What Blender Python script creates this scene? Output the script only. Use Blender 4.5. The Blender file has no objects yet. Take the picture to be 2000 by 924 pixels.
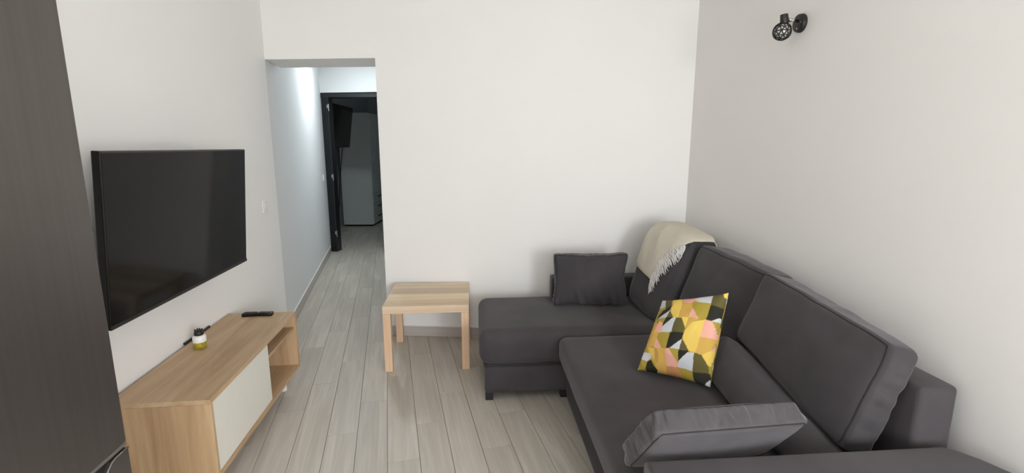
import bpy, bmesh, math, random
from mathutils import Vector, Matrix, noise
random.seed(7)
D = bpy.data
C = bpy.context.scene.collection
PI = math.pi

# ---------------------------------------------------------------- camera
cam = D.cameras.new('camera')
cam.sensor_width = 36.0
cam.lens = 965.0 / 2000.0 * 36.0
cam.clip_start = 0.02
cam_o = D.objects.new('camera', cam)
C.objects.link(cam_o)
cam_o.location = (0, 0, 1.5)
cam_o.rotation_euler = (PI / 2 - math.atan(181.0 / 965.0), 0, 0)
bpy.context.scene.camera = cam_o

# ---------------------------------------------------------------- world, lights, exposure
world = D.worlds.new('world')
bpy.context.scene.world = world
world.use_nodes = True
world.node_tree.nodes['Background'].inputs[0].default_value = (0.80, 0.88, 1.0, 1)
world.node_tree.nodes['Background'].inputs[1].default_value = 1.0


def area_light(name, loc, target, sx, sy, power, col):
    l = D.lights.new(name, 'AREA')
    l.shape = 'RECTANGLE'
    l.size, l.size_y = sx, sy
    l.energy = power
    l.color = col
    o = D.objects.new(name, l)
    C.objects.link(o)
    o.location = loc
    o.rotation_euler = (Vector(target) - Vector(loc)).to_track_quat('-Z', 'Y').to_euler()
    return o


# daylight through the balcony window behind the camera, ceiling lamp, hall downlight; side and bedroom fills are added
area_light('window_daylight', (0.72, -2.48, 1.15), (0.0, 3.6, -1.0), 1.9, 1.9, 70, (0.94, 0.97, 1.0))
area_light('side_fill_light', (1.80, -1.30, 1.45), (-1.75, 2.4, 0.3), 1.2, 1.2, 136, (0.94, 0.97, 1.0))  # added fill from the right, brightens the left wall
area_light('ceiling_lamp_light', (-0.1, 0.6, 2.63), (-0.1, 0.6, 0), 1.6, 1.6, 3, (1.0, 0.93, 0.84))
area_light('hall_downlight', (-1.88, 5.80, 2.60), (-1.95, 5.80, 0), 0.14, 0.14, 18, (0.86, 0.95, 1.0))
area_light('bedroom_fill_light', (-0.6, 9.0, 1.6), (-3, 9.0, 1.0), 1.2, 1.2, 1.9, (0.80, 0.95, 1.0))  # added faint fill for the bedroom, no window behind it

vs = bpy.context.scene.view_settings
vs.view_transform = 'Standard'
vs.look = 'None'
vs.gamma = 1.0
vs.use_curve_mapping = False
vs.exposure = 0.02
bpy.context.scene.cycles.use_denoising = True
bpy.context.scene.cycles.max_bounces = 10
bpy.context.scene.cycles.diffuse_bounces = 6


# ---------------------------------------------------------------- materials
def srgb(r, g, b):
    f = lambda c: c / 12.92 if c <= 0.04045 else ((c + 0.055) / 1.055) ** 2.4
    return (f(r / 255), f(g / 255), f(b / 255), 1)


class NT:
    def __init__(self, name):
        self.m = D.materials.new(name)
        self.m.use_nodes = True
        self.t = self.m.node_tree
        self.b = self.t.nodes['Principled BSDF']

    def n(self, typ, **kw):
        nd = self.t.nodes.new(typ)
        for k, v in kw.items():
            if k.startswith('i_'):
                nd.inputs[k[2:].replace('_', ' ')].default_value = v
            else:
                setattr(nd, k, v)
        return nd

    def l(self, a, b):
        self.t.links.new(a, b)

    def ramp(self, fac, stops):
        r = self.n('ShaderNodeValToRGB')
        while len(r.color_ramp.elements) < len(stops):
            r.color_ramp.elements.new(0.5)
        for e, (p, c) in zip(r.color_ramp.elements, stops):
            e.position = p
            e.color = c
        self.l(fac, r.inputs[0])
        return r.outputs[0]

    def coords(self, scale=(1, 1, 1), rot=(0, 0, 0), rnd=False):
        tc = self.n('ShaderNodeTexCoord')
        mp = self.n('ShaderNodeMapping')
        mp.inputs['Scale'].default_value = scale
        mp.inputs['Rotation'].default_value = rot
        self.l(tc.outputs['Object'], mp.inputs['Vector'])
        if rnd:
            oi = self.n('ShaderNodeObjectInfo')
            mu = self.n('ShaderNodeMath', operation='MULTIPLY')
            mu.inputs[1].default_value = 37.0
            self.l(oi.outputs['Random'], mu.inputs[0])
            cb = self.n('ShaderNodeCombineXYZ')
            self.l(mu.outputs[0], cb.inputs[0])
            self.l(mu.outputs[0], cb.inputs[2])
            self.l(cb.outputs[0], mp.inputs['Location'])
        return mp.outputs[0]

    def bump(self, h, strength=0.2, dist=0.002):
        b = self.n('ShaderNodeBump')
        b.inputs['Strength'].default_value = strength
        b.inputs['Distance'].default_value = dist
        self.l(h, b.inputs['Height'])
        self.l(b.outputs[0], self.b.inputs['Normal'])


def plain(name, col, rough=0.5, metal=0.0, spec=0.5, noise_amt=0.04, nscale=30):
    k = NT(name)
    k.b.inputs['Roughness'].default_value = rough
    k.b.inputs['Metallic'].default_value = metal
    k.b.inputs['Specular IOR Level'].default_value = spec
    nz = k.n('ShaderNodeTexNoise')
    nz.inputs['Scale'].default_value = nscale
    k.l(k.coords(), nz.inputs['Vector'])
    lo = tuple(c * (1 - noise_amt) for c in col[:3]) + (1,)
    hi = tuple(min(1, c * (1 + noise_amt)) for c in col[:3]) + (1,)
    k.l(k.ramp(nz.outputs['Fac'], [(0.3, lo), (0.7, hi)]), k.b.inputs['Base Color'])
    return k.m


def wall_mat(name, col):
    k = NT(name)
    k.b.inputs['Roughness'].default_value = 0.75
    k.b.inputs['Specular IOR Level'].default_value = 0.25
    nz = k.n('ShaderNodeTexNoise')
    nz.inputs['Scale'].default_value = 1.3
    k.l(k.coords(), nz.inputs['Vector'])
    k.l(k.ramp(nz.outputs['Fac'], [(0.3, tuple(c * .985 for c in col[:3]) + (1,)), (0.7, col)]), k.b.inputs['Base Color'])
    n2 = k.n('ShaderNodeTexNoise')
    n2.inputs['Scale'].default_value = 160
    n2.inputs['Detail'].default_value = 4
    k.l(k.coords(), n2.inputs['Vector'])
    k.bump(n2.outputs['Fac'], 0.08, 0.001)
    return k.m


def wood_mat(name, cols, axis='y', scale=1.0, rough=0.5, rnd=False, contrast=1.0):
    """streaky wood grain that runs along the given object axis"""
    k = NT(name)
    k.b.inputs['Roughness'].default_value = rough
    s = {'x': (1.2, 14, 14), 'y': (14, 1.2, 14), 'z': (14, 14, 1.2)}[axis]
    s = tuple(c * scale for c in s)
    v = k.coords(s, rnd=rnd)
    n1 = k.n('ShaderNodeTexNoise')
    n1.inputs['Scale'].default_value = 1.0
    n1.inputs['Detail'].default_value = 7
    n1.inputs['Roughness'].default_value = 0.62
    n1.inputs['Distortion'].default_value = 0.9
    k.l(v, n1.inputs['Vector'])
    base = k.ramp(n1.outputs['Fac'], [(0.30, cols[0]), (0.5, cols[1]), (0.68, cols[2])])
    s2 = tuple(c * 6 if c > 2 * scale else c * 2 for c in s)
    n2 = k.n('ShaderNodeTexNoise')
    n2.inputs['Scale'].default_value = 1.0
    n2.inputs['Detail'].default_value = 3
    k.l(k.coords(s2, rnd=rnd), n2.inputs['Vector'])
    mr = k.n('ShaderNodeMapRange')
    mr.inputs['From Min'].default_value = 0.3
    mr.inputs['From Max'].default_value = 0.7
    mr.inputs['To Min'].default_value = 0.90
    mr.inputs['To Max'].default_value = 1.05
    k.l(n2.outputs['Fac'], mr.inputs[0])
    mx = k.n('ShaderNodeMix', data_type='RGBA', blend_type='MULTIPLY')
    mx.inputs['Factor'].default_value = 1.0
    k.l(base, mx.inputs['A'])
    k.l(mr.outputs[0], mx.inputs['B'])
    out = mx.outputs['Result']
    if rnd:
        oi = k.n('ShaderNodeObjectInfo')
        mr2 = k.n('ShaderNodeMapRange')
        mr2.inputs['To Min'].default_value = 0.93
        mr2.inputs['To Max'].default_value = 1.05
        k.l(oi.outputs['Random'], mr2.inputs[0])
        m2 = k.n('ShaderNodeMix', data_type='RGBA', blend_type='MULTIPLY')
        m2.inputs['Factor'].default_value = 1.0
        k.l(out, m2.inputs['A'])
        k.l(mr2.outputs[0], m2.inputs['B'])
        out = m2.outputs['Result']
    k.l(out, k.b.inputs['Base Color'])
    k.bump(n2.outputs['Fac'], 0.08, 0.001)
    return k.m


def fabric_mat(name, col, rough=0.9, sheen=0.25, amt=0.20, weave=900):
    k = NT(name)
    k.b.inputs['Roughness'].default_value = rough
    k.b.inputs['Specular IOR Level'].default_value = 0.2
    k.b.inputs['Sheen Weight'].default_value = sheen
    k.b.inputs['Sheen Roughness'].default_value = 0.45
    k.b.inputs['Sheen Tint'].default_value = (0.8, 0.78, 0.8, 1)
    n1 = k.n('ShaderNodeTexNoise')
    n1.inputs['Scale'].default_value = 5
    n1.inputs['Detail'].default_value = 5
    k.l(k.coords(), n1.inputs['Vector'])
    k.l(k.ramp(n1.outputs['Fac'], [(0.25, tuple(c * (1 - amt) for c in col[:3]) + (1,)),
                                   (0.75, tuple(c * (1 + amt) for c in col[:3]) + (1,))]), k.b.inputs['Base Color'])
    n2 = k.n('ShaderNodeTexNoise')
    n2.inputs['Scale'].default_value = weave
    k.l(k.coords(), n2.inputs['Vector'])
    k.bump(n2.outputs['Fac'], 0.25, 0.0006)
    return k.m


M_WALL = wall_mat('white_wall_paint', srgb(238, 236, 233))
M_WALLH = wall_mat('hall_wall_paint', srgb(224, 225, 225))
M_CEIL = wall_mat('ceiling_paint', srgb(240, 238, 235))
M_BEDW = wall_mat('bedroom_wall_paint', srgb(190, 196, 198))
M_TILE = wood_mat('grey_wood_look_tile', [srgb(178, 171, 159), srgb(188, 181, 170), srgb(200, 194, 184)], 'y', 0.8, 0.42, rnd=True)
M_GROUT = plain('tile_joint_grout', srgb(122, 116, 108), 0.85)
M_SKIRT = wood_mat('grey_tile_skirting', [srgb(180, 172, 166), srgb(188, 180, 174), srgb(196, 189, 183)], 'x', 0.7, 0.45)
M_SEAL = plain('white_sealant', srgb(226, 225, 222), 0.5)
M_OAK_Y = wood_mat('oak_grain_long', [srgb(166, 136, 101), srgb(184, 155, 120), srgb(196, 169, 135)], 'y', .75, 0.5)
M_OAK_Z = wood_mat('oak_grain_upright', [srgb(158, 127, 93), srgb(178, 147, 111), srgb(192, 163, 128)], 'z', .7, 0.5)
M_BIRCH_X = wood_mat('birch_grain_across', [srgb(202, 176, 148), srgb(212, 188, 160), srgb(220, 198, 172)], 'x', 0.8, 0.5)
M_BIRCH_Z = wood_mat('birch_grain_upright', [srgb(206, 170, 136), srgb(214, 180, 147), srgb(222, 190, 158)], 'z', 0.8, 0.5)
M_WHITE = plain('white_lacquer', srgb(222, 219, 209), 0.4, noise_amt=0.01)
M_PLASTIC_W = plain('white_plastic', srgb(232, 230, 226), 0.35, noise_amt=0.01)
M_SOFA = fabric_mat('charcoal_suede_fabric', srgb(69, 65, 67), sheen=0.2)
M_SOFA_L = fabric_mat('charcoal_suede_cushion_fabric', srgb(65, 62, 64), sheen=0.25)
M_SOFA_N = fabric_mat('greyer_suede_cushion_fabric', srgb(78, 75, 77), sheen=0.32)
M_SEAM_SHADE = fabric_mat('dark_seam_shade_fabric', srgb(50, 47, 48), sheen=0.1)  # seams and piping, also the painted shade on the seat base
M_BLACKF = plain('black_foot_plastic', srgb(22, 20, 22), 0.5)
M_BLACK = plain('black_gloss_plastic', srgb(20, 19, 19), 0.25)
M_BLACKM = plain('black_matt_metal', srgb(28, 25, 24), 0.5)
M_FRAME = plain('black_door_lacquer', srgb(24, 26, 28), 0.35)
M_RUBBER = plain('black_rubber_key', srgb(46, 45, 46), 0.6)
M_CHROME = plain('chrome_metal', srgb(205, 205, 205), 0.2, metal=1.0)
M_GREYB = plain('light_grey_button', srgb(190, 190, 190), 0.5)
M_WARD = plain('pale_grey_wardrobe', srgb(196, 202, 200), 0.55, noise_amt=0.01)
M_DARK = plain('dark_recess', srgb(14, 13, 13), 0.8)
M_THROW = fabric_mat('beige_throw_fabric', srgb(198, 191, 175), sheen=0.1, amt=0.04, weave=600)
M_HEM = fabric_mat('pale_throw_hem', srgb(206, 198, 180), sheen=0.1, amt=0.05, weave=600)
M_FRINGE = fabric_mat('white_fringe_yarn', srgb(214, 211, 206), sheen=0.1, amt=0.08, weave=600)

# tv screen: dark glass
k = NT('dark_screen_glass')
k.b.inputs['Base Color'].default_value = srgb(22, 21, 21)
k.b.inputs['Roughness'].default_value = 0.08
k.b.inputs['Specular IOR Level'].default_value = 0.12
nz = k.n('ShaderNodeTexNoise'); nz.inputs['Scale'].default_value = 2.0
k.l(k.coords(), nz.inputs['Vector'])
k.l(k.ramp(nz.outputs['Fac'], [(0.3, srgb(20, 19, 19)), (0.7, srgb(24, 23, 23))]), k.b.inputs['Base Color'])
M_SCREEN = k.m

# fridge: dark brushed steel
k = NT('dark_brushed_steel')
k.b.inputs['Metallic'].default_value = 0.75
k.b.inputs['Roughness'].default_value = 0.36
nz = k.n('ShaderNodeTexNoise'); nz.inputs['Scale'].default_value = 1.0; nz.inputs['Detail'].default_value = 4
k.l(k.coords((60, 60, 0.8)), nz.inputs['Vector'])
k.l(k.ramp(nz.outputs['Fac'], [(0.3, srgb(98, 93, 89)), (0.7, srgb(103, 98, 94))]), k.b.inputs['Base Color'])
k.bump(nz.outputs['Fac'], 0.05, 0.0005)
M_STEEL = k.m
M_STEEL_L = plain('light_steel_trim', srgb(150, 145, 142), 0.3, metal=0.8)

# glass, liquid
k = NT('clear_jar_glass')
k.b.inputs['Base Color'].default_value = (1, 1, 1, 1)
k.b.inputs['Transmission Weight'].default_value = 1.0
k.b.inputs['Roughness'].default_value = 0.02
k.b.inputs['IOR'].default_value = 1.45
nz = k.n('ShaderNodeTexNoise'); nz.inputs['Scale'].default_value = 12
k.l(k.coords(), nz.inputs['Vector'])
k.bump(nz.outputs['Fac'], 0.05, 0.0005)
M_GLASS = k.m
M_OIL = plain('yellow_scented_oil', srgb(206, 190, 40), 0.15)
# printed cushion: colour from the painted attribute
k = NT('printed_cotton')
k.b.inputs['Roughness'].default_value = 0.85
k.b.inputs['Specular IOR Level'].default_value = 0.2
at = k.n('ShaderNodeVertexColor'); at.layer_name = 'print'
k.l(at.outputs['Color'], k.b.inputs['Base Color'])
nz = k.n('ShaderNodeTexNoise'); nz.inputs['Scale'].default_value = 700
k.l(k.coords(), nz.inputs['Vector'])
k.bump(nz.outputs['Fac'], 0.2, 0.0006)
M_PRINT = k.m


# ---------------------------------------------------------------- helpers
def meshobj(name, bm, mat, parent=None, smooth=False, loc=None):
    me = D.meshes.new(name)
    bmesh.ops.recalc_face_normals(bm, faces=bm.faces)
    bm.to_mesh(me)
    bm.free()
    me.materials.append(mat)
    if smooth:
        me.polygons.foreach_set('use_smooth', [True] * len(me.polygons))
    o = D.objects.new(name, me)
    C.objects.link(o)
    if parent:
        o.parent = parent
    if loc:
        o.location = loc
    return o


def thing(name, label, cat, loc=(0, 0, 0), rotz=0, group=None, rot=None):
    o = D.objects.new(name, None)
    o.empty_display_size = 0.1
    C.objects.link(o)
    o.location = loc
    o.rotation_euler = rot if rot else (0, 0, rotz)
    o['label'] = label
    o['category'] = cat
    if group:
        o['group'] = group
    return o


def tag(o, label, cat, group=None):
    o['label'] = label
    o['category'] = cat
    if group:
        o['group'] = group
    return o


def struct(o, label=None, cat=None):
    o['kind'] = 'structure'
    if label:
        o['label'] = label
    if cat:
        o['category'] = cat
    return o


def box(bm, x0, x1, y0, y1, z0, z1, bev=0.0, seg=2, mtx=None):
    t = bmesh.new()
    bmesh.ops.create_cube(t, size=1)
    for v in t.verts:
        v.co = Vector(((x0 + x1) / 2 + v.co.x * (x1 - x0), (y0 + y1) / 2 + v.co.y * (y1 - y0), (z0 + z1) / 2 + v.co.z * (z1 - z0)))
    if bev > 0:
        bmesh.ops.bevel(t, geom=list(t.edges), offset=bev, segments=seg, profile=0.5, affect='EDGES')
    if mtx:
        bmesh.ops.transform(t, matrix=mtx, verts=t.verts)
    me = D.meshes.new('tmp')
    t.to_mesh(me)
    t.free()
    bm.from_mesh(me)
    D.meshes.remove(me)
    return bm


def boxo(name, dims, mat, parent=None, bev=0.0, seg=2, smooth=False, loc=None):
    return meshobj(name, box(bmesh.new(), *dims, bev=bev, seg=seg), mat, parent, smooth, loc)


def cyl(bm, p0, p1, r0, r1=None, seg=16, bev=0.0):
    r1 = r0 if r1 is None else r1
    p0, p1 = Vector(p0), Vector(p1)
    t = bmesh.new()
    bmesh.ops.create_cone(t, cap_ends=True, segments=seg, radius1=r0, radius2=r1, depth=(p1 - p0).length)
    if bev > 0:
        es = [e for e in t.edges if abs(e.verts[0].co.z - e.verts[1].co.z) < 1e-6]
        bmesh.ops.bevel(t, geom=es, offset=bev, segments=2, profile=0.5, affect='EDGES')
    m = Matrix.Translation((p0 + p1) / 2) @ (p1 - p0).to_track_quat('Z', 'Y').to_matrix().to_4x4()
    bmesh.ops.transform(t, matrix=m, verts=t.verts)
    me = D.meshes.new('tmp')
    t.to_mesh(me)
    t.free()
    bm.from_mesh(me)
    D.meshes.remove(me)
    return bm


def tube(bm, pts, r, seg=6, closed=False):
    pts = [Vector(p) for p in pts]
    n = len(pts)
    rings = []
    up = Vector((0, 0, 1))
    for i, p in enumerate(pts):
        a = pts[(i - 1) % n] if (closed or i > 0) else p
        b = pts[(i + 1) % n] if (closed or i < n - 1) else p
        d = (b - a).normalized()
        s = d.cross(up)
        if s.length < 0.1:
            s = d.cross(Vector((1, 0, 0)))
        s.normalize()
        t = s.cross(d)
        rr = r(i / (n - 1)) if callable(r) else r
        rings.append([bm.verts.new(p + s * math.cos(2 * PI * k / seg) * rr + t * math.sin(2 * PI * k / seg) * rr) for k in range(seg)])
    for i in range(n if closed else n - 1):
        A, B = rings[i], rings[(i + 1) % n]
        for k in range(seg):
            bm.faces.new((A[k], A[(k + 1) % seg], B[(k + 1) % seg], B[k]))
    if not closed:
        bm.faces.new(rings[0][::-1])
        bm.faces.new(rings[-1])
    return bm


def lathe(bm, prof, seg=28, centre=(0, 0, 0)):
    cx, cy, cz = centre
    rings = []
    for r, z in prof:
        rings.append([bm.verts.new((cx + r * math.cos(2 * PI * k / seg), cy + r * math.sin(2 * PI * k / seg), cz + z)) for k in range(seg)])
    for A, B in zip(rings, rings[1:]):
        for k in range(seg):
            bm.faces.new((A[k], A[(k + 1) % seg], B[(k + 1) % seg], B[k]))
    bm.faces.new(rings[0][::-1])
    bm.faces.new(rings[-1])
    return bm


def prism(bm, poly, z0, z1, bev=0.0, seg=3):
    t = bmesh.new()
    a = [t.verts.new((x, y, z0)) for x, y in poly]
    b = [t.verts.new((x, y, z1)) for x, y in poly]
    n = len(poly)
    t.faces.new(a[::-1])
    t.faces.new(b)
    for i in range(n):
        t.faces.new((a[i], a[(i + 1) % n], b[(i + 1) % n], b[i]))
    if bev:
        es = [e for e in t.edges if e.verts[0].co.z > z1 - 1e-6 and e.verts[1].co.z > z1 - 1e-6]
        bmesh.ops.bevel(t, geom=es, offset=bev, segments=seg, profile=0.5, affect='EDGES')
    me = D.meshes.new('tmp')
    t.to_mesh(me)
    t.free()
    bm.from_mesh(me)
    D.meshes.remove(me)
    return bm


def cube_grid(nx, ny, nz):
    """points of a subdivided cube surface in [-1,1]^3 with quads"""
    idx = {}
    pts = []
    faces = []

    def vid(i, j, k_):
        key = (i, j, k_)
        if key not in idx:
            idx[key] = len(pts)
            pts.append(Vector((2 * i / nx - 1, 2 * j / ny - 1, 2 * k_ / nz - 1)))
        return idx[key]
    for j in range(ny):
        for k_ in range(nz):
            for i in (0, nx):
                faces.append((vid(i, j, k_), vid(i, j + 1, k_), vid(i, j + 1, k_ + 1), vid(i, j, k_ + 1)))
    for i in range(nx):
        for k_ in range(nz):
            for j in (0, ny):
                faces.append((vid(i, j, k_), vid(i + 1, j, k_), vid(i + 1, j, k_ + 1), vid(i, j, k_ + 1)))
    for i in range(nx):
        for j in range(ny):
            for k_ in (0, nz):
                faces.append((vid(i, j, k_), vid(i + 1, j, k_), vid(i + 1, j + 1, k_), vid(i, j + 1, k_)))
    return pts, faces


def trilerp(c, p):
    """c: dict of the 8 corners keyed by sign triples"""
    x, y, z = [(q + 1) / 2 for q in p]
    r = Vector((0, 0, 0))
    for (a, b, d), q in c.items():
        r += Vector(q) * ((x if a > 0 else 1 - x) * (y if b > 0 else 1 - y) * (z if d > 0 else 1 - z))
    return r


def obox(w, d, h):
    return {(a, b, c): (a * w / 2, b * d / 2, c * h / 2) for a in (-1, 1) for b in (-1, 1) for c in (-1, 1)}


def box_cushion(cor, bulge, thin='x', power=9, amp=0.004, seed=0, gather=0.0, endfold=0.0, waist=0.0):
    """surface function of a boxed cushion; thin axis faces bulge outwards"""
    def f(p):
        m = (abs(p[0]) ** power + abs(p[1]) ** power + abs(p[2]) ** power) ** (1 / power)
        q = Vector(p) / m if m > 1 else Vector(p)
        r = trilerp(cor, q)
        c0 = trilerp(cor, (0, 0, 0))
        ax = {'x': 0, 'y': 1, 'z': 2}[thin]
        e = [0, 0, 0]
        e[ax] = 1
        nrm = (trilerp(cor, e) - c0).normalized()
        o1, o2 = [i for i in range(3) if i != ax]
        prof = max(0, (1 - p[o1] ** 2)) ** .7 * max(0, (1 - p[o2] ** 2)) ** .7
        r += nrm * (bulge * prof * (p[ax] if p[ax] < 0 or thin != 'x' else p[ax] * .2))
        # slack cloth
        w = noise.noise(r * 7 + Vector((seed, 0, 0))) * amp * 1.6 + noise.noise(r * 17 + Vector((0, seed, 0))) * amp * .6
        d = (r - c0).normalized()
        r += d * w
        if endfold:
            # slack folds that run across the near end and its corner
            k_ = max(0.0, -p[1] - .72) / .28 * (1 - abs(p[2]) ** 4) * (1 - .8 * abs(p[0]) ** 3)
            r += d * endfold * k_ * noise.noise(Vector((p[2] * 5.5 + p[1] * 2.0 + seed, p[0] * .7, 0)))
            k_ = max(0.0, -p[2] - .55) / .45 * max(0.0, -p[1])
            r += d * endfold * 1.3 * k_ * noise.noise(Vector((p[1] * 2.0 - p[2] * 7 + seed, 3, p[0])))
        edge = max(abs(p[o1]), abs(p[o2]))
        t_ = p[o1] if abs(p[o2]) > abs(p[o1]) else p[o2]
        if gather:
            # puckers across the gusset, none on the seams
            g = (1 - abs(p[ax]) ** 3) * max(0.0, (edge - .9) / .1)
            r += d * (gather * g * noise.noise(Vector((t_ * 14 + seed, p[ax] * .6, seed))))
        if waist:
            c1 = (trilerp(cor, [1 if i == o1 else 0 for i in range(3)]) - c0)
            c2 = (trilerp(cor, [1 if i == o2 else 0 for i in range(3)]) - c0)
            r -= c1 * (waist * p[o1] * abs(p[o1]) ** 3 * (1 - p[o2] ** 2))
            r -= c2 * (waist * p[o2] * abs(p[o2]) ** 3 * (1 - p[o1] ** 2))
            # creases rising from the lower seam
            k_ = max(0.0, -p[o2] - .1) / .9
            r += nrm * p[ax] * (.030 * k_ * noise.noise(Vector((p[o1] * 5.5 + p[o2] * 1.2 + seed, 0, seed))))
        return r
    return f


def knife_pillow(w, h, T, pinch=0.05, amp=0.004, seed=0, sag=0.0, gather=0.0):
    """throw pillow: local x width, z height, y thickness (front is -y); seams at the rim"""
    def f(p):
        x, y, z = p
        k_ = (max(0.0, (1 - x * x)) * max(0.0, (1 - z * z)))
        th = T / 2 * (k_ ** .42) if k_ > 0 else 0
        px = x * (w / 2) * (1 - pinch * (1 - z * z) * abs(x) ** 3)
        pz = z * (h / 2) * (1 - pinch * (1 - x * x) * abs(z) ** 3)
        r = Vector((px, y * (th + 0.004), pz))
        r.y += (noise.noise(Vector((px * 9 + seed, pz * 9, y))) * amp * 2 + noise.noise(Vector((px * 22 + seed, pz * 22, y))) * amp * .8)
        e = max(abs(x), abs(z))
        if gather and e > .7:
            t_ = x if abs(z) > abs(x) else z
            r.y += gather * (e - .7) / .3 * noise.noise(Vector((t_ * 12 + seed, 0, y))) * y
        r.z -= sag * (1 - x * x) * (1 + z) * .5
        return r
    return f


def surf_obj(name, f, n, mat, parent=None, base=Vector((0, 0, 0))):
    pts, faces = cube_grid(*n)
    bm = bmesh.new()
    vs_ = [bm.verts.new(f(p) - base) for p in pts]
    for q in faces:
        try:
            bm.faces.new([vs_[i] for i in q])
        except ValueError:
            pass
    return meshobj(name, bm, mat, parent, smooth=True)


def seam_obj(name, f, loops, mat, parent, base=Vector((0, 0, 0)), r=0.0028, push=1.0, steps=20):
    """piping along polylines given in cushion coordinates"""
    bm = bmesh.new()
    for lp in loops:
        pts = []
        cl = lp[0] == lp[-1]
        for a, b in zip(lp, lp[1:]):
            for i in range(steps):
                t = i / steps
                pts.append(f(Vector(a).lerp(Vector(b), t)) - base)
        if not cl:
            pts.append(f(Vector(lp[-1])) - base)
        tube(bm, pts, r, 5, closed=cl)
    return meshobj(name, bm, mat, parent, smooth=True)


def rotmat(rx, ry, rz):
    r = math.radians
    return Matrix.Rotation(r(rz), 4, 'Z') @ Matrix.Rotation(r(ry), 4, 'Y') @ Matrix.Rotation(r(rx), 4, 'X')


# ---------------------------------------------------------------- the setting
def wall_seg(name, a, b, z0, z1, thick, mat=M_WALL, side=1):
    """vertical slab whose room face runs from a to b; thickness goes to the given side (left of a->b is +1)"""
    a, b = Vector((a[0], a[1])), Vector((b[0], b[1]))
    d = (b - a).normalized()
    nrm = Vector((-d.y, d.x)) * side * thick
    return struct(meshobj(name, prism(bmesh.new(), [a, b, b + nrm, a + nrm], z0, z1), mat))


H = 2.68
X = Vector((-1.811, 3.797))                 # corner of left wall, back wall and hall wall
CR = Vector((1.266, 3.569))                 # back wall / right wall corner
bd = (CR - X).normalized()                  # along the back wall
bn = Vector((-bd.y, bd.x))                  # away from the room
OP = X + bd * 0.826                         # right edge of the hall opening
hd = Vector((-0.2400, 0.9708)).normalized()  # hall direction, the tiles follow it
HE = X + hd * 3.14                          # far end of the hall wall
RW0 = CR + Vector((0.10, -1)).normalized() * 6.3
LW0 = X + Vector((0.088, -1)).normalized() * 6.5
REAR = -2.55

# left wall of the room, right wall
wall_seg('wall_left', LW0, X, 0, H, 0.15, side=1)
rdir = (RW0 - CR).normalized()
rnr = Vector((-rdir.y, rdir.x)) * .15
bm = bmesh.new()
for s0, s1, z0, z1 in ((0, 4.15, 0, H), (5.45, 6.3, 0, H), (4.15, 5.45, 0, .85), (4.15, 5.45, 2.05, H)):
    prism(bm, [CR + rdir * s0, CR + rdir * s1, CR + rdir * s1 + rnr, CR + rdir * s0 + rnr], z0, z1)
struct(meshobj('wall_right', bm, M_WALL))
w2 = D.objects.new('added_side_window', None)  # unseen window added so that more light reaches the left wall
C.objects.link(w2)
w2.location = (CR.x, CR.y, 0)
w2.rotation_euler = (0, 0, math.atan2(rdir.y, rdir.x))
struct(w2)
bm = bmesh.new()
for a_, b_, z0, z1 in ((4.15, 4.2, .85, 2.05), (5.4, 5.45, .85, 2.05), (4.2, 5.4, .85, .9), (4.2, 5.4, 2.0, 2.05)):
    box(bm, a_, b_, .06, .12, z0, z1, .004)
meshobj('window_frame', bm, M_PLASTIC_W, w2)
boxo('pane', (4.2, 5.4, .086, .094, .9, 2.0), M_GLASS, w2)
# back wall with the opening and its lintel
bm = bmesh.new()
e1 = OP + bn * 0.40
prism(bm, [OP, CR + bd * .16, CR + bd * .16 + bn * .40, e1], 0, H)
prism(bm, [X - bd * .0, OP, e1, X + bn * .40 - bd * .10], 2.108, H)
struct(meshobj('wall_back', bm, M_WALL))
# hall
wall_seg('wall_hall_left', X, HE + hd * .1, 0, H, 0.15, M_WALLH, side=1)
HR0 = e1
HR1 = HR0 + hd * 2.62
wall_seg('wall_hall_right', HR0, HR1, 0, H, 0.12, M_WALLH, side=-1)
# end wall of the hall around the bedroom door
E0 = Vector((-2.560, 6.858))
DR = E0 + bd * 0.86
ET = 0.12
bm = bmesh.new()
prism(bm, [E0 - bd * .2, HR1 + bd * .2, HR1 + bd * .2 + bn * ET, E0 - bd * .2 + bn * ET], 2.172, H)
prism(bm, [DR, HR1 + bd * .2, HR1 + bd * .2 + bn * ET, DR + bn * ET], 0, 2.172)
prism(bm, [E0 - bd * 1.0, E0, E0 + bn * ET, E0 - bd * 1.0 + bn * ET], 0, H)
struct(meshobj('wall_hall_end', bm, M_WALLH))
# bedroom
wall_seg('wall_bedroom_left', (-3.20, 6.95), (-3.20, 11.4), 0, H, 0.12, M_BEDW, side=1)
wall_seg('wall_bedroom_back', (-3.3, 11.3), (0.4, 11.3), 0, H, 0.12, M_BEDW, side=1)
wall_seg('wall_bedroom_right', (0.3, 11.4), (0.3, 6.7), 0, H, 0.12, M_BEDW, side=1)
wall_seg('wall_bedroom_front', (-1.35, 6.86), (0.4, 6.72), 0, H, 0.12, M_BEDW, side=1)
# wall behind the camera, with the window that lights the room
xl, xr = -1.35, 2.1
bm = bmesh.new()
box(bm, xl - .3, -0.3, REAR - .15, REAR, 0, H)
box(bm, 1.75, xr + .3, REAR - .15, REAR, 0, H)
box(bm, -0.3, 1.75, REAR - .15, REAR, 2.35, H)
box(bm, -0.3, 1.75, REAR - .15, REAR, 0, 0.10)
struct(meshobj('wall_rear', bm, M_WALL))
wf = D.objects.new('window_1', None)
C.objects.link(wf)
struct(wf)
bm = bmesh.new()
for x0, x1, z0, z1 in ((-.3, -.24, .1, 2.35), (1.69, 1.75, .1, 2.35), (.695, .755, .1, 2.35), (-.24, 1.69, .1, .16), (-.24, 1.69, 2.29, 2.35)):
    box(bm, x0, x1, REAR - .10, REAR - .04, z0, z1, .004)
meshobj('window_frame', bm, M_PLASTIC_W, wf)
bm = bmesh.new()
box(bm, -.24, .695, REAR - .075, REAR - .067, .16, 2.29)
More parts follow.
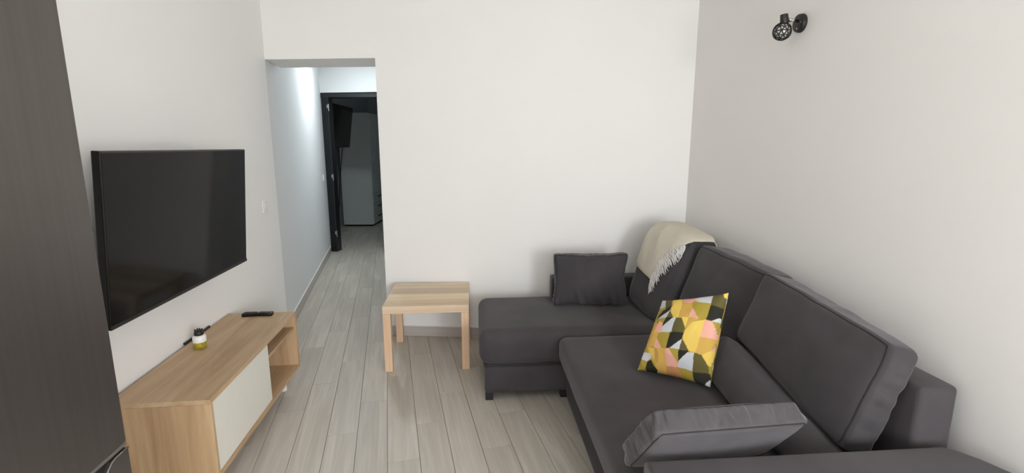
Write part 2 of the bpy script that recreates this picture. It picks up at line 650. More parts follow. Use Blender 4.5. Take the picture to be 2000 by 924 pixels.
box(bm, .755, 1.69, REAR - .075, REAR - .067, .16, 2.29)
meshobj('pane', bm, M_GLASS, wf)

struct(boxo('ceiling', (-3.4, 2.4, REAR - .15, 11.5, H, H + .12), M_CEIL))
floor = struct(boxo('floor', (-3.4, 2.4, REAR - .15, 11.5, -0.08, -0.0035), M_GROUT))

# wood-look tiles: strips 0.1535 wide along the hall direction, 0.917 long, stepped by a third
gax = Vector((hd.y, -hd.x))
PWID, PLEN, JNT = 0.1535, 0.917, 0.0022
bm = bmesh.new()
box(bm, -(PWID - JNT) / 2, (PWID - JNT) / 2, -(PLEN - JNT) / 2, (PLEN - JNT) / 2, -0.012, 0.0, 0.0009, 1)
tile_me = D.meshes.new('floor_tile')
bm.to_mesh(tile_me)
bm.free()
tile_me.materials.append(M_TILE)
tang = math.atan2(-hd.x, hd.y)


def in_room(p):
    x, y = p
    if y < 0.55 - 0.0 or y > 10.9:
        return False
    if y < 3.9:
        return -1.95 + (3.8 - y) * .088 < x < 1.45 + (3.6 - y) * .1
    if y < 6.9:
        c_ = X.x + (y - X.y) * hd.x / hd.y
        return c_ - .12 < x < c_ + 1.10
    return -3.3 < x < -1.55


def clip_poly(poly, a, b, keep_left=True):
    """clip a convex polygon by the line a->b"""
    out = []
    d = b - a
    s = 1 if keep_left else -1
    sd = [s * (d.x * (p.y - a.y) - d.y * (p.x - a.x)) for p in poly]
    for i in range(len(poly)):
        p, q = poly[i], poly[(i + 1) % len(poly)]
        u_, v_ = sd[i], sd[(i + 1) % len(poly)]
        if u_ >= 0:
            out.append(p)
        if (u_ > 0 > v_) or (u_ < 0 < v_):
            out.append(p + (q - p) * (u_ / (u_ - v_)))
    return out


ntile = 0
for kx in range(-32, 24):
    for ky in range(-8, 16):
        off = 0.3057 * (kx % 3)
        g = -0.069 + PWID * (kx + .5)
        hh = 2.203 + off + PLEN * (ky + .5)
        c = gax * g + hd * hh
        cs = [c + gax * (a * (PWID - JNT) / 2) + hd * (b * (PLEN - JNT) / 2) for a, b in ((-1, -1), (1, -1), (1, 1), (-1, 1))]
        ins = [in_room(q) for q in cs] + [in_room(c)]
        if not any(ins):
            continue
        if ntile >= 296:
            continue
        o = D.objects.new('tile', tile_me)
        C.objects.link(o)
        o.parent = floor
        o.location = (c.x, c.y, 0)
        o.rotation_euler = (0, 0, tang)
        ntile += 1
print('tiles', ntile)
# continuation of the tiling behind the camera
bm = bmesh.new()
for kx in range(-32, 24):
    for ky in range(-8, 6):
        c = gax * (-0.069 + PWID * (kx + .5)) + hd * (2.203 + 0.3057 * (kx % 3) + PLEN * (ky + .5))
        if c.y > 0.56 or c.y < -2.4 or not (-1.9 + (3.8 - c.y) * .088 - .1 < c.x < 1.4 + (3.6 - c.y) * .1):
            continue
        cs = [c + gax * (a * (PWID - JNT) / 2) + hd * (b * (PLEN - JNT) / 2) for a, b in ((-1, -1), (1, -1), (1, 1), (-1, 1))]
        if any(in_room(q) for q in cs):
            continue
        prism(bm, cs, -0.012, 0)
o = meshobj('tile_field', bm, M_TILE, floor)
o['kind'] = 'stuff'


# skirting: grey tile strip with a pale joint above
def skirting(name, a, b, side, hgt=0.082, th=0.009):
    a, b = Vector(a), Vector(b)
    L_ = (b - a).length
    d = (b - a).normalized()
    o = D.objects.new(name, None)
    C.objects.link(o)
    o.location = (a.x, a.y, 0)
    o.rotation_euler = (0, 0, math.atan2(d.y, d.x))
    struct(o)
    y0, y1 = (0, th) if side > 0 else (-th, 0)
    n_ = max(1, int(L_ / 0.917 + .5))
    for i in range(n_):
        boxo('skirting_tile', (L_ * i / n_ + .001, L_ * (i + 1) / n_ - .001, y0, y1, 0.001, hgt), M_SKIRT, o, .001, 1)
    boxo('joint_line', (0, L_, y0, y1, hgt, hgt + .005), M_SEAL, o)


skirting('baseboard_back', OP + bd * .002, CR - bd * .01, -1)
skirting('baseboard_left', X + Vector((0.088, -1)).normalized() * .02, LW0, 1)
skirting('baseboard_right', CR + Vector((.10, -1)).normalized() * .012, RW0, -1)
skirting('baseboard_hall', X + hd * .02, HE - hd * .03, -1)
skirting('baseboard_bedroom', (-3.20, 6.99), (-3.20, 9.02), -1)

# ---------------------------------------------------------------- bedroom door frame and leaf
door = D.objects.new('door_1', None)
C.objects.link(door)
door.location = (E0.x, E0.y, 0)
door.rotation_euler = (0, 0, math.atan2(bd.y, bd.x))
struct(door)
boxo('jamb', (0.004, 0.10, -0.02, 0.118, 0, 2.168), M_FRAME, door, .004)
boxo('jamb', (0.765, 0.86, -0.02, 0.14, 0, 2.168), M_FRAME, door, .004)
boxo('lintel', (0.0, 0.865, -0.022, 0.14, 2.108, 2.172), M_FRAME, door, .004)
# leaf opened back into the bedroom
leaf = boxo('door_leaf', (0.0, 0.76, 0.0, 0.04, 0.012, 2.10), M_FRAME, door, .003)
leaf.location = (0.045, 0.125, 0)
leaf.rotation_euler = (0, 0, math.radians(118))
bm = bmesh.new()
cyl(bm, (.70, -.002, 1.02), (.70, -.05, 1.02), .009)
cyl(bm, (.70, -.045, 1.02), (.58, -.045, 1.02), .008)
meshobj('door_handle', bm, M_CHROME, leaf, True)
for z in (1.98, 1.05, 0.26):
    bm = bmesh.new()
    box(bm, 0.078, 0.099, -0.026, -0.019, z - .01, z + .035, .002)
    cyl(bm, (0.104, -0.024, z - .045), (0.104, -0.024, z + .045), .007)
    meshobj('hinge', bm, M_CHROME, door)

# ---------------------------------------------------------------- wardrobe and television in the bedroom
w = thing('wardrobe', 'tall pale grey wardrobe in the dark bedroom beyond the doorway', 'wardrobe', (-2.83, 9.93, 0))
boxo('body', (-.28, .262, -.90, .90, 0.03, 2.045), M_WARD, w, .003)
boxo('plinth', (-.26, .25, -.88, .88, 0, 0.03), M_DARK, w)
for i in range(2):
    y0 = -.895 + i * .9
    d_ = boxo('door', (.264, .282, y0, y0 + .888, .60, 2.04), M_WARD, w, .002)
    boxo('handle', (.282, .305, y0 + .20, y0 + .215, 1.18, 1.34), M_CHROME, d_, .003)
    for j in range(3):
        z0 = .04 + j * .185
        dr = boxo('drawer', (.264, .282, y0, y0 + .888, z0, z0 + .178), M_WARD, w, .002)
        boxo('handle', (.282, .30, y0 + .30, y0 + .58, z0 + .11, z0 + .125), M_BLACKM, dr, .003)

t = thing('television', 'small black television on a wall arm above the bedroom floor, beside the wardrobe', 'television', (-2.86, 8.40, 1.44), rot=(0, math.radians(8), math.radians(2)))
boxo('casing', (-.05, 0.0, -.5, .5, 0, .68), M_BLACKM, t, .006)
boxo('screen', (0.0, .004, -.488, .488, .02, .668), M_SCREEN, t, .001)
bm = bmesh.new()
box(bm, -.09, -.05, -.12, .12, .2, .5, .003)
box(bm, -.386, -.09, -.02, .02, .33, .37, .003)
meshobj('wall_arm', bm, M_BLACKM, t)
bm = bmesh.new()
tube(bm, [(-.06, .28, .02), (-.06, .28, -.5), (-.04, .28, -1.0), (-.03, .28, -1.38)], .006)
meshobj('wardrobe_gap_line', bm, M_BLACK, t)  # added dark tube standing in for the gap between wall and wardrobe

# ---------------------------------------------------------------- switches
def switch(name, label, loc, ang, s=.082):
    t = thing(name, label, 'light switch', loc, ang)
    boxo('plate', (0, .009, -s / 2, s / 2, -s / 2, s / 2), M_PLASTIC_W, t, .003)
    boxo('rocker', (.009, .013, -s * .3, s * .3, -s * .34, s * .34), M_PLASTIC_W, t, .002)
    return t


sp = X + Vector((0.088, -1)).normalized() * .245
switch('light_switch', 'white square light switch on the wall between the large television and the hall opening', (sp.x, sp.y, 1.055), math.atan2(.088, 1), .09)
sp = X + hd * 2.83
switch('light_switch', 'small white light switch on the hall wall close to the black door frame', (sp.x, sp.y, 1.06), tang, .08)

# ---------------------------------------------------------------- fridge
FY = math.radians(5)
fr = thing('refrigerator', 'dark brushed steel refrigerator at the left edge, beside the oak television bench', 'refrigerator', (-1.085, 1.262, 0), FY)
# local: x=0 front face, y=0 far side, body towards -x / -y
boxo('body', (-.46, -.062, -.60, 0.0, .04, 1.99), M_STEEL, fr, .006)
for yy in (-.56, -.04):
    for xx in (-.09, -.42):
        meshobj('foot', cyl(bmesh.new(), (xx, yy, 0), (xx, yy, .045), .02), M_BLACKF, fr)
boxo('upper_door', (-.058, 0, -.60, 0.0, .678, 1.99), M_STEEL, fr, .005, 3)
boxo('door_edge_trim', (-.05, -.0015, -.60, 0, .666, .6775), M_STEEL_L, fr, .001)
boxo('gap_recess', (-.06, -.010, -.598, 0, .60, .6655), M_DARK, fr)
# lower door with the scooped finger grip along its top edge
bm = bmesh.new()
prof = [(-.60, .658), (-.54, .658), (-.52, .65), (-.50, .625), (-.48, .612), (-.12, .612), (-.10, .618), (-.085, .640), (-.065, .655), (-.05, .658), (0, .658)]
a = [bm.verts.new((0, y, z)) for y, z in prof]
b = [bm.verts.new((-.03, y, z)) for y, z in prof]
a0 = [bm.verts.new((0, 0, .06)), bm.verts.new((0, -.60, .06))]
b0 = [bm.verts.new((-.03, 0, .06)), bm.verts.new((-.03, -.60, .06))]
bm.faces.new(a + a0)
bm.faces.new((b + b0)[::-1])
loopa, loopb = a + a0, b + b0
for i in range(len(loopa)):
    j = (i + 1) % len(loopa)
    bm.faces.new((loopa[i], loopb[i], loopb[j], loopa[j]))
meshobj('lower_door', bm, M_STEEL, fr)
boxo('lower_door_core', (-.058, -.03, -.60, 0, .06, .598), M_STEEL, fr)
bm = bmesh.new()
tube(bm, [(.001, y, z + .001) for y, z in prof], .0028, 6)
meshobj('grip_trim', bm, M_STEEL_L, fr, True)

# ---------------------------------------------------------------- television on the left wall
tv = thing('television', 'large flat black television on the wall above the oak bench', 'television', (-1.484, 2.244, 1.155), rot=rotmat(-.3, 4.48, 5.14).to_euler())
boxo('bezel', (-.012, .015, -.5605, .5605, -.32, .32), M_BLACK, tv, .003)
boxo('back_housing', (-.055, -.012, -.50, .50, -.29, .20), M_BLACKM, tv, .012)
boxo('screen', (.0148, .0162, -.553, .553, -.303, .313), M_SCREEN, tv, .0004, 1)
boxo('lower_trim', (.0148, .018, -.5605, .5605, -.32, -.306), M_BLACKM, tv, .001)
boxo('wall_bracket', (-.176, -.055, -.07, .07, -.10, .10), M_BLACKM, tv, .004)

# ---------------------------------------------------------------- tv bench
BY = math.radians(6.2)
bn_ = thing('tv_bench', 'oak television bench with white sliding door and open bay below the large television', 'tv bench', (-1.472, 2.355, 0), BY)
x0, x1, y0, y1, z0, z1 = -.195, .198, -.545, .533, .126, .486
T = .018
boxo('top_board', (x0, x1, y0, y1, z1 - .02, z1), M_OAK_Y, bn_, .0015)
boxo('bottom_board', (x0, x1, y0 + T, y1 - T, z0, z0 + T), M_OAK_Y, bn_, .0012)
boxo('side_panel', (x0, x1, y0, y0 + T, z0, z1 - .0205), M_OAK_Z, bn_, .0012)
boxo('side_panel', (x0, x1, y1 - T, y1, z0, z1 - .0205), M_OAK_Z, bn_, .0012)
boxo('back_panel', (x0 + .002, x0 + .008, y0 + T, y1 - T, z0 + T, z1 - .021), M_OAK_Z, bn_)
yd = .085
boxo('divider', (x0 + .01, x1 - .03, yd - .02, yd - .002, z0 + T, z1 - .021), M_OAK_Z, bn_)
boxo('shelf', (x0 + .01, x1 - .012, yd, y1 - T - .001, .376, .392), M_OAK_Y, bn_, .001)
boxo('sliding_door', (x1 - .026, x1 - .008, y0 + T + .001, yd, z0 + T + .002, z1 - .024), M_WHITE, bn_, .001)
for (fx, fy) in ((x0 + .05, y0 + .06), (x1 - .085, y0 + .06), (x0 + .05, y1 - .06), (x1 - .085, y1 - .07)):
    bm = bmesh.new()
    cyl(bm, (fx, fy, 0), (fx, fy, z0), .018, .024, 16, .001)
    meshobj('leg', bm, M_PLASTIC_W, bn_, True)
Rb = Matrix.Rotation(BY, 4, 'Z')


def on_bench(x, y):
    # world point on the bench top
    return (x, y, z1)


# jar
j = thing('scented_oil_jar', 'small glass jar of yellow scented oil with white band and black stopper on the bench', 'jar', on_bench(-1.575, 2.352), 0)
bm = bmesh.new()
lathe(bm, [(.024, 0.0), (.0285, .003), (.0295, .010), (.0295, .058), (.024, .066), (.017, .069)], 32)
meshobj('glass', bm, M_GLASS, j, True)
bm = bmesh.new()
lathe(bm, [(.022, 0.004), (.0265, .006), (.0268, .036)], 32)
meshobj('oil', bm, M_OIL, j, True)
bm = bmesh.new()
lathe(bm, [(.0301, 0.035), (.0305, .036), (.0305, .062), (.024, .068), (.018, .070)], 32)
meshobj('white_band', bm, M_PLASTIC_W, j, True)
bm = bmesh.new()
lathe(bm, [(.018, .069), (.021, .071), (.022, .080), (.019, .090), (.014, .094)], 24)
for i in range(9):
    a_ = i * 2.4
    cyl(bm, (.008 * math.cos(a_), .008 * math.sin(a_), .088), (.019 * math.cos(a_), .019 * math.sin(a_), .098), .006, .003, 8)
meshobj('stopper', bm, M_BLACKM, j, True)

# slim black stick lying along the back edge of the bench top
sk = thing('black_stick', 'thin black stick lying along the wall edge of the bench behind the oil jar', 'stick', on_bench(-1.690, 2.51), math.radians(5))
bm = bmesh.new()
box(bm, -.005, .005, -.125, .125, 0.0, .011, .002)
meshobj('shaft', bm, M_BLACK, sk)
boxo('tip', (-.0055, .0055, .10, .128, -.0, .0115), M_BLACKM, sk, .002)

# remote control
rc = thing('remote_control', 'black remote control lying on the far end of the oak bench', 'remote control', on_bench(-1.528, 2.832), math.radians(6))
bm = bmesh.new()
prism(bm, [(-.085, -.018), (-.08, -.022), (.0, -.018), (.08, -.022), (.086, -.018), (.086, .018), (.08, .022), (0, .018), (-.08, .022), (-.085, .018)], 0.0, .019, .005, 2)
meshobj('body', bm, M_BLACK, rc, True)
bm = bmesh.new()
for i in range(7):
    for q in (-1, 0, 1):
        cyl(bm, (-.068 + i * .013, q * .0105, .018), (-.068 + i * .013, q * .0105, .0205), .004, seg=8)
meshobj('key_pad', bm, M_RUBBER, rc)
bm = bmesh.new()
cyl(bm, (.03, 0, .018), (.03, 0, .0205), .013, seg=20)
meshobj('navigation_ring', bm, M_RUBBER, rc)
bm = bmesh.new()
cyl(bm, (.005, .006, .018), (.005, .006, .021), .0065, seg=12)
meshobj('silver_key', bm, M_GREYB, rc)

# ---------------------------------------------------------------- side table
tb = thing('side_table', 'small birch-look square side table standing by the back wall, left of the chaise', 'table', (-.588, 3.378, 0), math.radians(4.4))
hx, hy = .282, .276
top = boxo('tabletop', (-hx, hx, -hy, hy, .404, .454), M_BIRCH_X, tb, .0015)
for i, (cc) in enumerate(((208, 184, 152), (224, 204, 170), (200, 178, 152), (216, 196, 168))):
    m_ = wood_mat('birch_top_strip', [srgb(cc[0] - 8, cc[1] - 8, cc[2] - 8), srgb(*cc), srgb(min(255, cc[0] + 6), cc[1] + 6, cc[2] + 6)], 'x', .8, .5)
    a_ = -hy + .001 + i * (2 * hy - .002) / 4
    boxo('veneer_strip', (-hx + .001, hx - .001, a_, a_ + (2 * hy - .002) / 4 - .0004, .4538, .4546), m_, top)
for sx in (-1, 1):
    for sy in (-1, 1):
        cx, cy = sx * (hx - .0255), sy * (hy - .0255)
        boxo('leg', (cx - .025, cx + .025, cy - .025, cy + .025, 0, .4035), M_BIRCH_Z, tb, .0015)

# ---------------------------------------------------------------- corner sofa
SO = Vector((-0.161, 2.704, 0))
SA = math.atan2(.075, .997)
SM = Matrix.Translation(SO) @ Matrix.Rotation(SA, 4, 'Z')


def S(a, b, c=0.0):
    return SM @ Vector((a, b, c))


so = thing('corner_sofa', 'charcoal suede corner sofa with a chaise along the back wall', 'sofa', SO, SA)


def rounded_block(name, x0, x1, y0, y1, z0, z1, r, mat, parent, top=0.0, seg=5, n=(20, 20, 6), amp=0.002, seed=0, k=None):
    """upholstered block: softly rounded edges and slightly domed top"""
    cor = {(a, b, c): ((x1 if a > 0 else x0), (y1 if b > 0 else y0), (z1 if c > 0 else z0)) for a in (-1, 1) for b in (-1, 1) for c in (-1, 1)}
    w_, d_, h_ = x1 - x0, y1 - y0, z1 - z0

    def f(p):
        # real-size rounding: clamp to inner box and push out by r
        c_ = Vector(((x0 + x1) / 2 + p[0] * w_ / 2, (y0 + y1) / 2 + p[1] * d_ / 2, (z0 + z1) / 2 + p[2] * h_ / 2))
        inn = Vector((min(max(c_.x, x0 + r), x1 - r), min(max(c_.y, y0 + r), y1 - r), min(max(c_.z, z0 + r), z1 - r)))
        dd = c_ - inn
        if dd.length > 1e-6:
            c_ = inn + dd.normalized() * r
        if top and p[2] > 0:
            c_.z += top * (1 - p[0] ** 2) * (1 - p[1] ** 2) * p[2]
        c_ += (c_ - Vector(((x0 + x1) / 2, (y0 + y1) / 2, (z0 + z1) / 2))).normalized() * noise.noise(c_ * 5 + Vector((seed, 0, 0))) * amp
        return c_

    def dens(p):
        # pack rows near the edges
        return Vector([math.copysign(abs(q) ** .55, q) for q in p])
    pts, faces = cube_grid(*n)
    bm = bmesh.new()
    vv = [bm.verts.new(f(dens(p))) for p in pts]
    for q in faces:
        bm.faces.new([vv[i] for i in q])
    return meshobj(name, bm, mat, parent, smooth=True)


rounded_block('chaise_base', 0.0, 1.34, 0.0, .685, .045, .222, .014, M_SOFA, so)
rounded_block('chaise_cushion', -.030, 1.33, -.012, .690, .215, .432, .065, M_SOFA, so, top=.006, n=(28, 24, 12), seed=3)
rounded_block('seat_base', .482, 1.34, -1.405, -.004, .02, .262, .012, M_SEAM_SHADE, so)  # darker fabric puts the shade under the seat into the colour
rounded_block('seat_cushion', .428, 1.335, -1.405, -.022, .252, .408, .045, M_SOFA, so, top=.012, n=(28, 28, 12), seed=9)
boxo('back_frame', (1.345, 1.478, -1.375, .60, .03, .745), M_SOFA, so, .018, 4, True)
boxo('far_armrest', (.486, 1.478, .60, .715, .045, .578), M_SOFA, so, .016, 4, True)
arm_poly = [(.452, -1.62), (.452, -1.412), (1.40, -1.410), (1.43, -1.425), (1.468, -1.48), (1.50, -1.56), (1.50, -1.64), (.47, -1.64)]
meshobj('near_armrest', prism(bmesh.new(), arm_poly, .03, .572, .018, 4), M_SOFA, so, True)
for a_, b_ in ((.004, .004), (.455, .006), (.004, .62), (.50, -1.60), (1.43, -1.60), (1.40, .62)):
    boxo('leg', (a_, a_ + .045, b_, b_ + .045, 0, .05), M_BLACKF, so, .002)
# seam line between chaise base and cushion
bm = bmesh.new()
tube(bm, [(.0, .60, .219), (-.004, .1, .219), (-.002, -.004, .219), (.2, -.006, .219), (.478, -.004, .219)], .004, 5)
meshobj('seam', bm, M_SEAM_SHADE, so)


def cush(name, label, cor, bulge, seed, gather=0.0, endfold=0.0, group=None, n=(10, 36, 26), power=9, seams=True, amp=.004, mat=M_SOFA_L):
    cw = {k_: S(*v_) for k_, v_ in cor.items()}
    lo = min(v_.z for v_ in cw.values())
    base = Vector((sum(v_.x for v_ in cw.values()) / 8, sum(v_.y for v_ in cw.values()) / 8, lo))
    t = thing(name, label, 'cushion', base, 0, group)
    f = box_cushion(cw, bulge, 'x', power, amp, seed, gather, endfold)
    surf_obj('cover', f, n, mat, t, base)
    if seams:
        e = 1.0
        lp = [[(-e, -e, -e), (-e, e, -e), (-e, e, e), (-e, -e, e), (-e, -e, -e)], [(e, -e, -e), (e, e, -e), (e, e, e), (e, -e, e), (e, -e, -e)]]
        seam_obj('piping', f, lp, M_SEAM_SHADE if seams == 'dark' else mat, t, base, r=.0032)
    return t, f, base


# back cushions (x: front -1 / back +1, y: near -1 / far +1, z)
near = {(-1, -1, -1): (1.145, -1.325, .500), (-1, 1, -1): (1.150, -.615, .630), (1, -1, -1): (1.25, -1.325, .455), (1, 1, -1): (1.27, -.62, .560),
        (-1, -1, 1): (1.262, -1.352, .882), (-1, 1, 1): (1.272, -.60, .930), (1, -1, 1): (1.352, -1.360, .855), (1, 1, 1): (1.395, -.63, .905)}
cush('back_cushion', 'nearest charcoal back cushion, gathered near end beside the sofa arm', near, .030, 2.0, gather=.0, endfold=.014, power=16, amp=.004, n=(14, 44, 32), group='charcoal back cushions along the right wall', seams='dark')
mid = {(-1, -1, -1): (1.13, -.56, .435), (-1, 1, -1): (1.08, -.01, .435), (1, -1, -1): (1.30, -.56, .435), (1, 1, -1): (1.28, -.01, .435),
       (-1, -1, 1): (1.335, -.63, .900), (-1, 1, 1): (1.235, -.02, .945), (1, -1, 1): (1.44, -.63, .89), (1, 1, 1): (1.40, -.03, .925)}
cush('back_cushion', 'middle charcoal back cushion, directly behind the patterned cushion', mid, .03, 5.0, power=12, group='charcoal back cushions along the right wall', seams='dark')
far = {(-1, -1, -1): (1.0, .01, .435), (-1, 1, -1): (.975, .52, .435), (1, -1, -1): (1.20, .02, .435), (1, 1, -1): (1.20, .57, .435),
       (-1, -1, 1): (1.20, .00, .955), (-1, 1, 1): (1.130, .49, 1.0), (1, -1, 1): (1.40, .0, .945), (1, 1, 1): (1.36, .51, .985)}
_, f_far, b_far = cush('back_cushion', 'far corner charcoal back cushion with the beige throw over it', far, .035, 8.0, group='charcoal back cushions along the right wall', power=6)

# loose cushions
midp = {(-1, -1, -1): (.985, -1.36, .425), (-1, 1, -1): (1.00, -.60, .43), (1, -1, -1): (1.18, -1.36, .43), (1, 1, -1): (1.20, -.54, .43),
        (-1, -1, 1): (1.12, -1.36, .505), (-1, 1, 1): (1.125, -.52, .640), (1, -1, 1): (1.20, -1.36, .465), (1, 1, 1): (1.23, -.50, .57)}
cush('loose_cushion', 'plain charcoal cushion lying low against the nearest back cushion, behind the arm cushion', midp, .045, 11.0, endfold=.014, power=5, seams=False, group='loose charcoal cushions')


def pillow(name, label, cat, c, rot, w_, T_, h_, seed, mat=M_SOFA_L, n=(34, 6, 26), gather=0.0, boxed=False, bulge=.012, power=18, waist=0.0, group=None, amp=.004, pinch=.05, sag=0.0):
    t = thing(name, label, cat, c, rot=rotmat(*rot).to_euler(), group=group)
    if boxed:
        f = box_cushion(obox(w_, T_, h_), bulge, 'y', power, amp, seed, gather, 0.0, waist)
        surf_obj('cover', f, n, mat, t)
        e = 1.0
        lp = [[(-e, s_, -e), (e, s_, -e), (e, s_, e), (-e, s_, e), (-e, s_, -e)] for s_ in (-e, e)]
        seam_obj('piping', f, lp, M_SEAM_SHADE, t, r=.0026)
    else:
        f = knife_pillow(w_, h_, T_, pinch, amp, seed, sag, gather)
        surf_obj('cover', f, n, mat, t)
        e = 1.0
        seam_obj('piping', f, [[(-e, 0, -e), (e, 0, -e), (e, 0, e), (-e, 0, e), (-e, 0, -e)]], mat, t, r=.0032)
    return t, f


pillow('loose_cushion', 'charcoal rectangular cushion standing upright at the far end of the chaise', 'cushion', (.520, 3.205, .612), (-6, -.5, -2), .495, .10, .352, 4.0,
       n=(50, 10, 36), amp=.007, gather=.006, boxed=True, bulge=.045, power=14, waist=.075,  group='loose charcoal cushions', sag=.008)
pillow('loose_cushion', 'boxed charcoal cushion tipped against the near sofa arm, lighter with gathered edge', 'cushion', (.655, 1.473, .563), (36, 4.3, 13.9), .535, .075, .27, 7.0,
       mat=M_SOFA_N, n=(60, 12, 30), gather=.019, boxed=True, bulge=.026, amp=.003, group='loose charcoal cushions')

# ---------------------------------------------------------------- patterned cushion
PAL = {'W': (198, 202, 206), 'Y': (226, 194, 98), 'M': (166, 146, 62), 'O': (204, 164, 84), 'P': (226, 168, 150), 'D': (46, 46, 40), 'B': (98, 90, 52), 'C': (190, 138, 92)}
# the four corners of the cushion as it leans, lower pair resting on the seat
QBL, QBR = Vector((0.605, 2.213, 0.432)), Vector((0.877, 2.026, 0.440))
QTL, QTR = Vector((0.766, 2.402, 0.717)), Vector((0.958, 2.102, 0.850))
PC = (QBL + QBR + QTL + QTR) / 4
PN = ((QBR - QTL).cross(QTR - QBL)).normalized()
if PN.dot(Vector((0, 0, 1.5)) - PC) > 0:
    PN = -PN                                   # PN points away from the viewer's side, y = +1 is the back
POLYS = [
    ('O', [(280, 300), (420, 300), (420, 720), (280, 560)]),
    ('B', [(430, 110), (490, 105), (470, 155), (420, 190)]), ('W', [(380, 100), (430, 110), (420, 165), (380, 195), (360, 150)]),
    ('D', [(375, 215), (475, 150), (455, 195), (345, 275)]), ('M', [(372, 190), (420, 165), (388, 212), (360, 240)]),
    ('Y', [(490, 90), (570, 90), (560, 150), (520, 255), (475, 250), (463, 200), (478, 150)]),
    ('P', [(570, 80), (690, 80), (660, 115), (640, 135), (562, 130)]), ('O', [(562, 130), (640, 135), (680, 132), (640, 190), (612, 250), (520, 252), (545, 190)]),
    ('W', [(690, 80), (825, 55), (795, 137), (700, 127), (660, 116)]), ('M', [(640, 135), (797, 135), (755, 272), (690, 262), (640, 175)]),
    ('P', [(642, 172), (692, 264), (610, 250)]), ('B', [(822, 50), (945, 40), (930, 165), (900, 187), (793, 150)]),
    ('Y', [(895, 40), (950, 60), (930, 115), (902, 90)]), ('D', [(793, 150), (900, 187), (930, 170), (900, 248), (800, 282), (753, 270)]),
    ('W', [(800, 282), (910, 238), (895, 308), (830, 290)]), ('M', [(802, 286), (895, 308), (850, 388), (822, 320)]),
    ('W', [(460, 190), (350, 270), (345, 280), (425, 252)]), ('M', [(350, 268), (425, 252), (398, 302), (372, 300), (345, 300)]),
    ('D', [(425, 252), (470, 232), (482, 250), (385, 332), (398, 300)]), ('B', [(458, 192), (480, 250), (440, 250), (425, 252)]),
    ('W', [(505, 252), (482, 370), (362, 372), (388, 330), (480, 252)]), ('B', [(505, 252), (552, 254), (580, 338), (566, 375), (466, 372)]),
    ('Y', [(520, 250), (612, 250), (582, 338), (552, 254)]), ('O', [(612, 250), (692, 262), (640, 290), (588, 346), (600, 300)]),
    ('Y', [(588, 346), (640, 288), (745, 270), (703, 415), (665, 542), (608, 526), (558, 420), (576, 365)]),
    ('P', [(745, 270), (802, 286), (832, 345), (845, 440), (703, 410)]), ('O', [(703, 410), (845, 440), (828, 455), (798, 530), (715, 560), (662, 542)]),
    ('P', [(372, 280), (398, 302), (385, 365), (325, 374)]), ('O', [(320, 374), (365, 372), (345, 420), (330, 480), (300, 505), (270, 490)]),
    ('P', [(345, 420), (387, 502), (322, 506)]), ('M', [(362, 372), (457, 372), (425, 502), (387, 502), (348, 424)]),
    ('D', [(457, 372), (567, 375), (556, 425), (450, 502), (423, 502)]), ('W', [(556, 425), (530, 512), (450, 503)]),
    ('B', [(556, 425), (610, 526), (528, 522)]), ('D', [(524, 518), (610, 526), (524, 612)]), ('M', [(440, 505), (525, 510), (522, 605), (485, 560)]),
    ('P', [(415, 505), (447, 505), (530, 640), (525, 662), (430, 652), (413, 560)]),
    ('O', [(328, 503), (417, 505), (413, 570), (432, 652), (445, 730), (400, 760), (345, 665), (320, 600)]),
    ('Y', [(280, 500), (330, 505), (325, 600), (300, 560)]),
    ('W', [(657, 540), (640, 692), (523, 662), (523, 612), (600, 538)]), ('B', [(655, 543), (715, 558), (772, 650), (778, 722), (640, 702)]),
    ('Y', [(715, 560), (800, 526), (840, 490), (790, 660), (770, 652)]), ('P', [(845, 440), (900, 380), (890, 440), (840, 520), (798, 532)]),
    ('C', [(430, 652), (525, 662), (562, 740), (530, 790), (440, 740)]), ('M', [(525, 662), (642, 692), (665, 820), (600, 800), (560, 740)]),
    ('D', [(640, 702), (780, 715), (800, 770), (740, 860), (668, 810)]), ('W', [(735, 820), (785, 768), (810, 790), (760, 850)]),
    # flopped lower-left corner
    ('M', [(170, 620), (235, 580), (275, 600), (268, 700), (170, 700)]), ('W', [(225, 600), (235, 545), (300, 545), (300, 585), (270, 610)]),
    ('D', [(272, 612), (300, 600), (360, 690), (320, 735), (268, 700)]), ('W', [(320, 735), (355, 690), (385, 740), (340, 770)]),
    ('Y', [(165, 640), (195, 630), (205, 690), (165, 690)]),
]


def fpat(p):
    x, y, z = p
    k_ = max(0.0, 1 - x * x) * max(0.0, 1 - z * z)
    th = .068 * (k_ ** .42) if k_ > 0 else 0
    px = (x * (1 - .06 * (1 - min(1, z * z)) * min(1.2, abs(x)) ** 3) + 1) / 2
    pz = (z * (1 - .05 * (1 - min(1, x * x)) * min(1.2, abs(z)) ** 3) + 1) / 2
    r = (QBL * (1 - px) + QBR * px) * (1 - pz) + (QTL * (1 - px) + QTR * px) * pz - PC
    r += PN * (y * (th + .004))
    # dent that sets the pulled lower left corner apart, and slack cloth
    k2 = max(0, 1 - ((x + .66) ** 2 + (z + .64) ** 2) / .09)
    r += PN * (.014 * k2)
    r += PN * (noise.noise(Vector((x * 2.2 + 3.3, z * 2.2, y))) * .005 + noise.noise(Vector((x * 5 + 3.3, z * 5, y))) * .002)
    return r


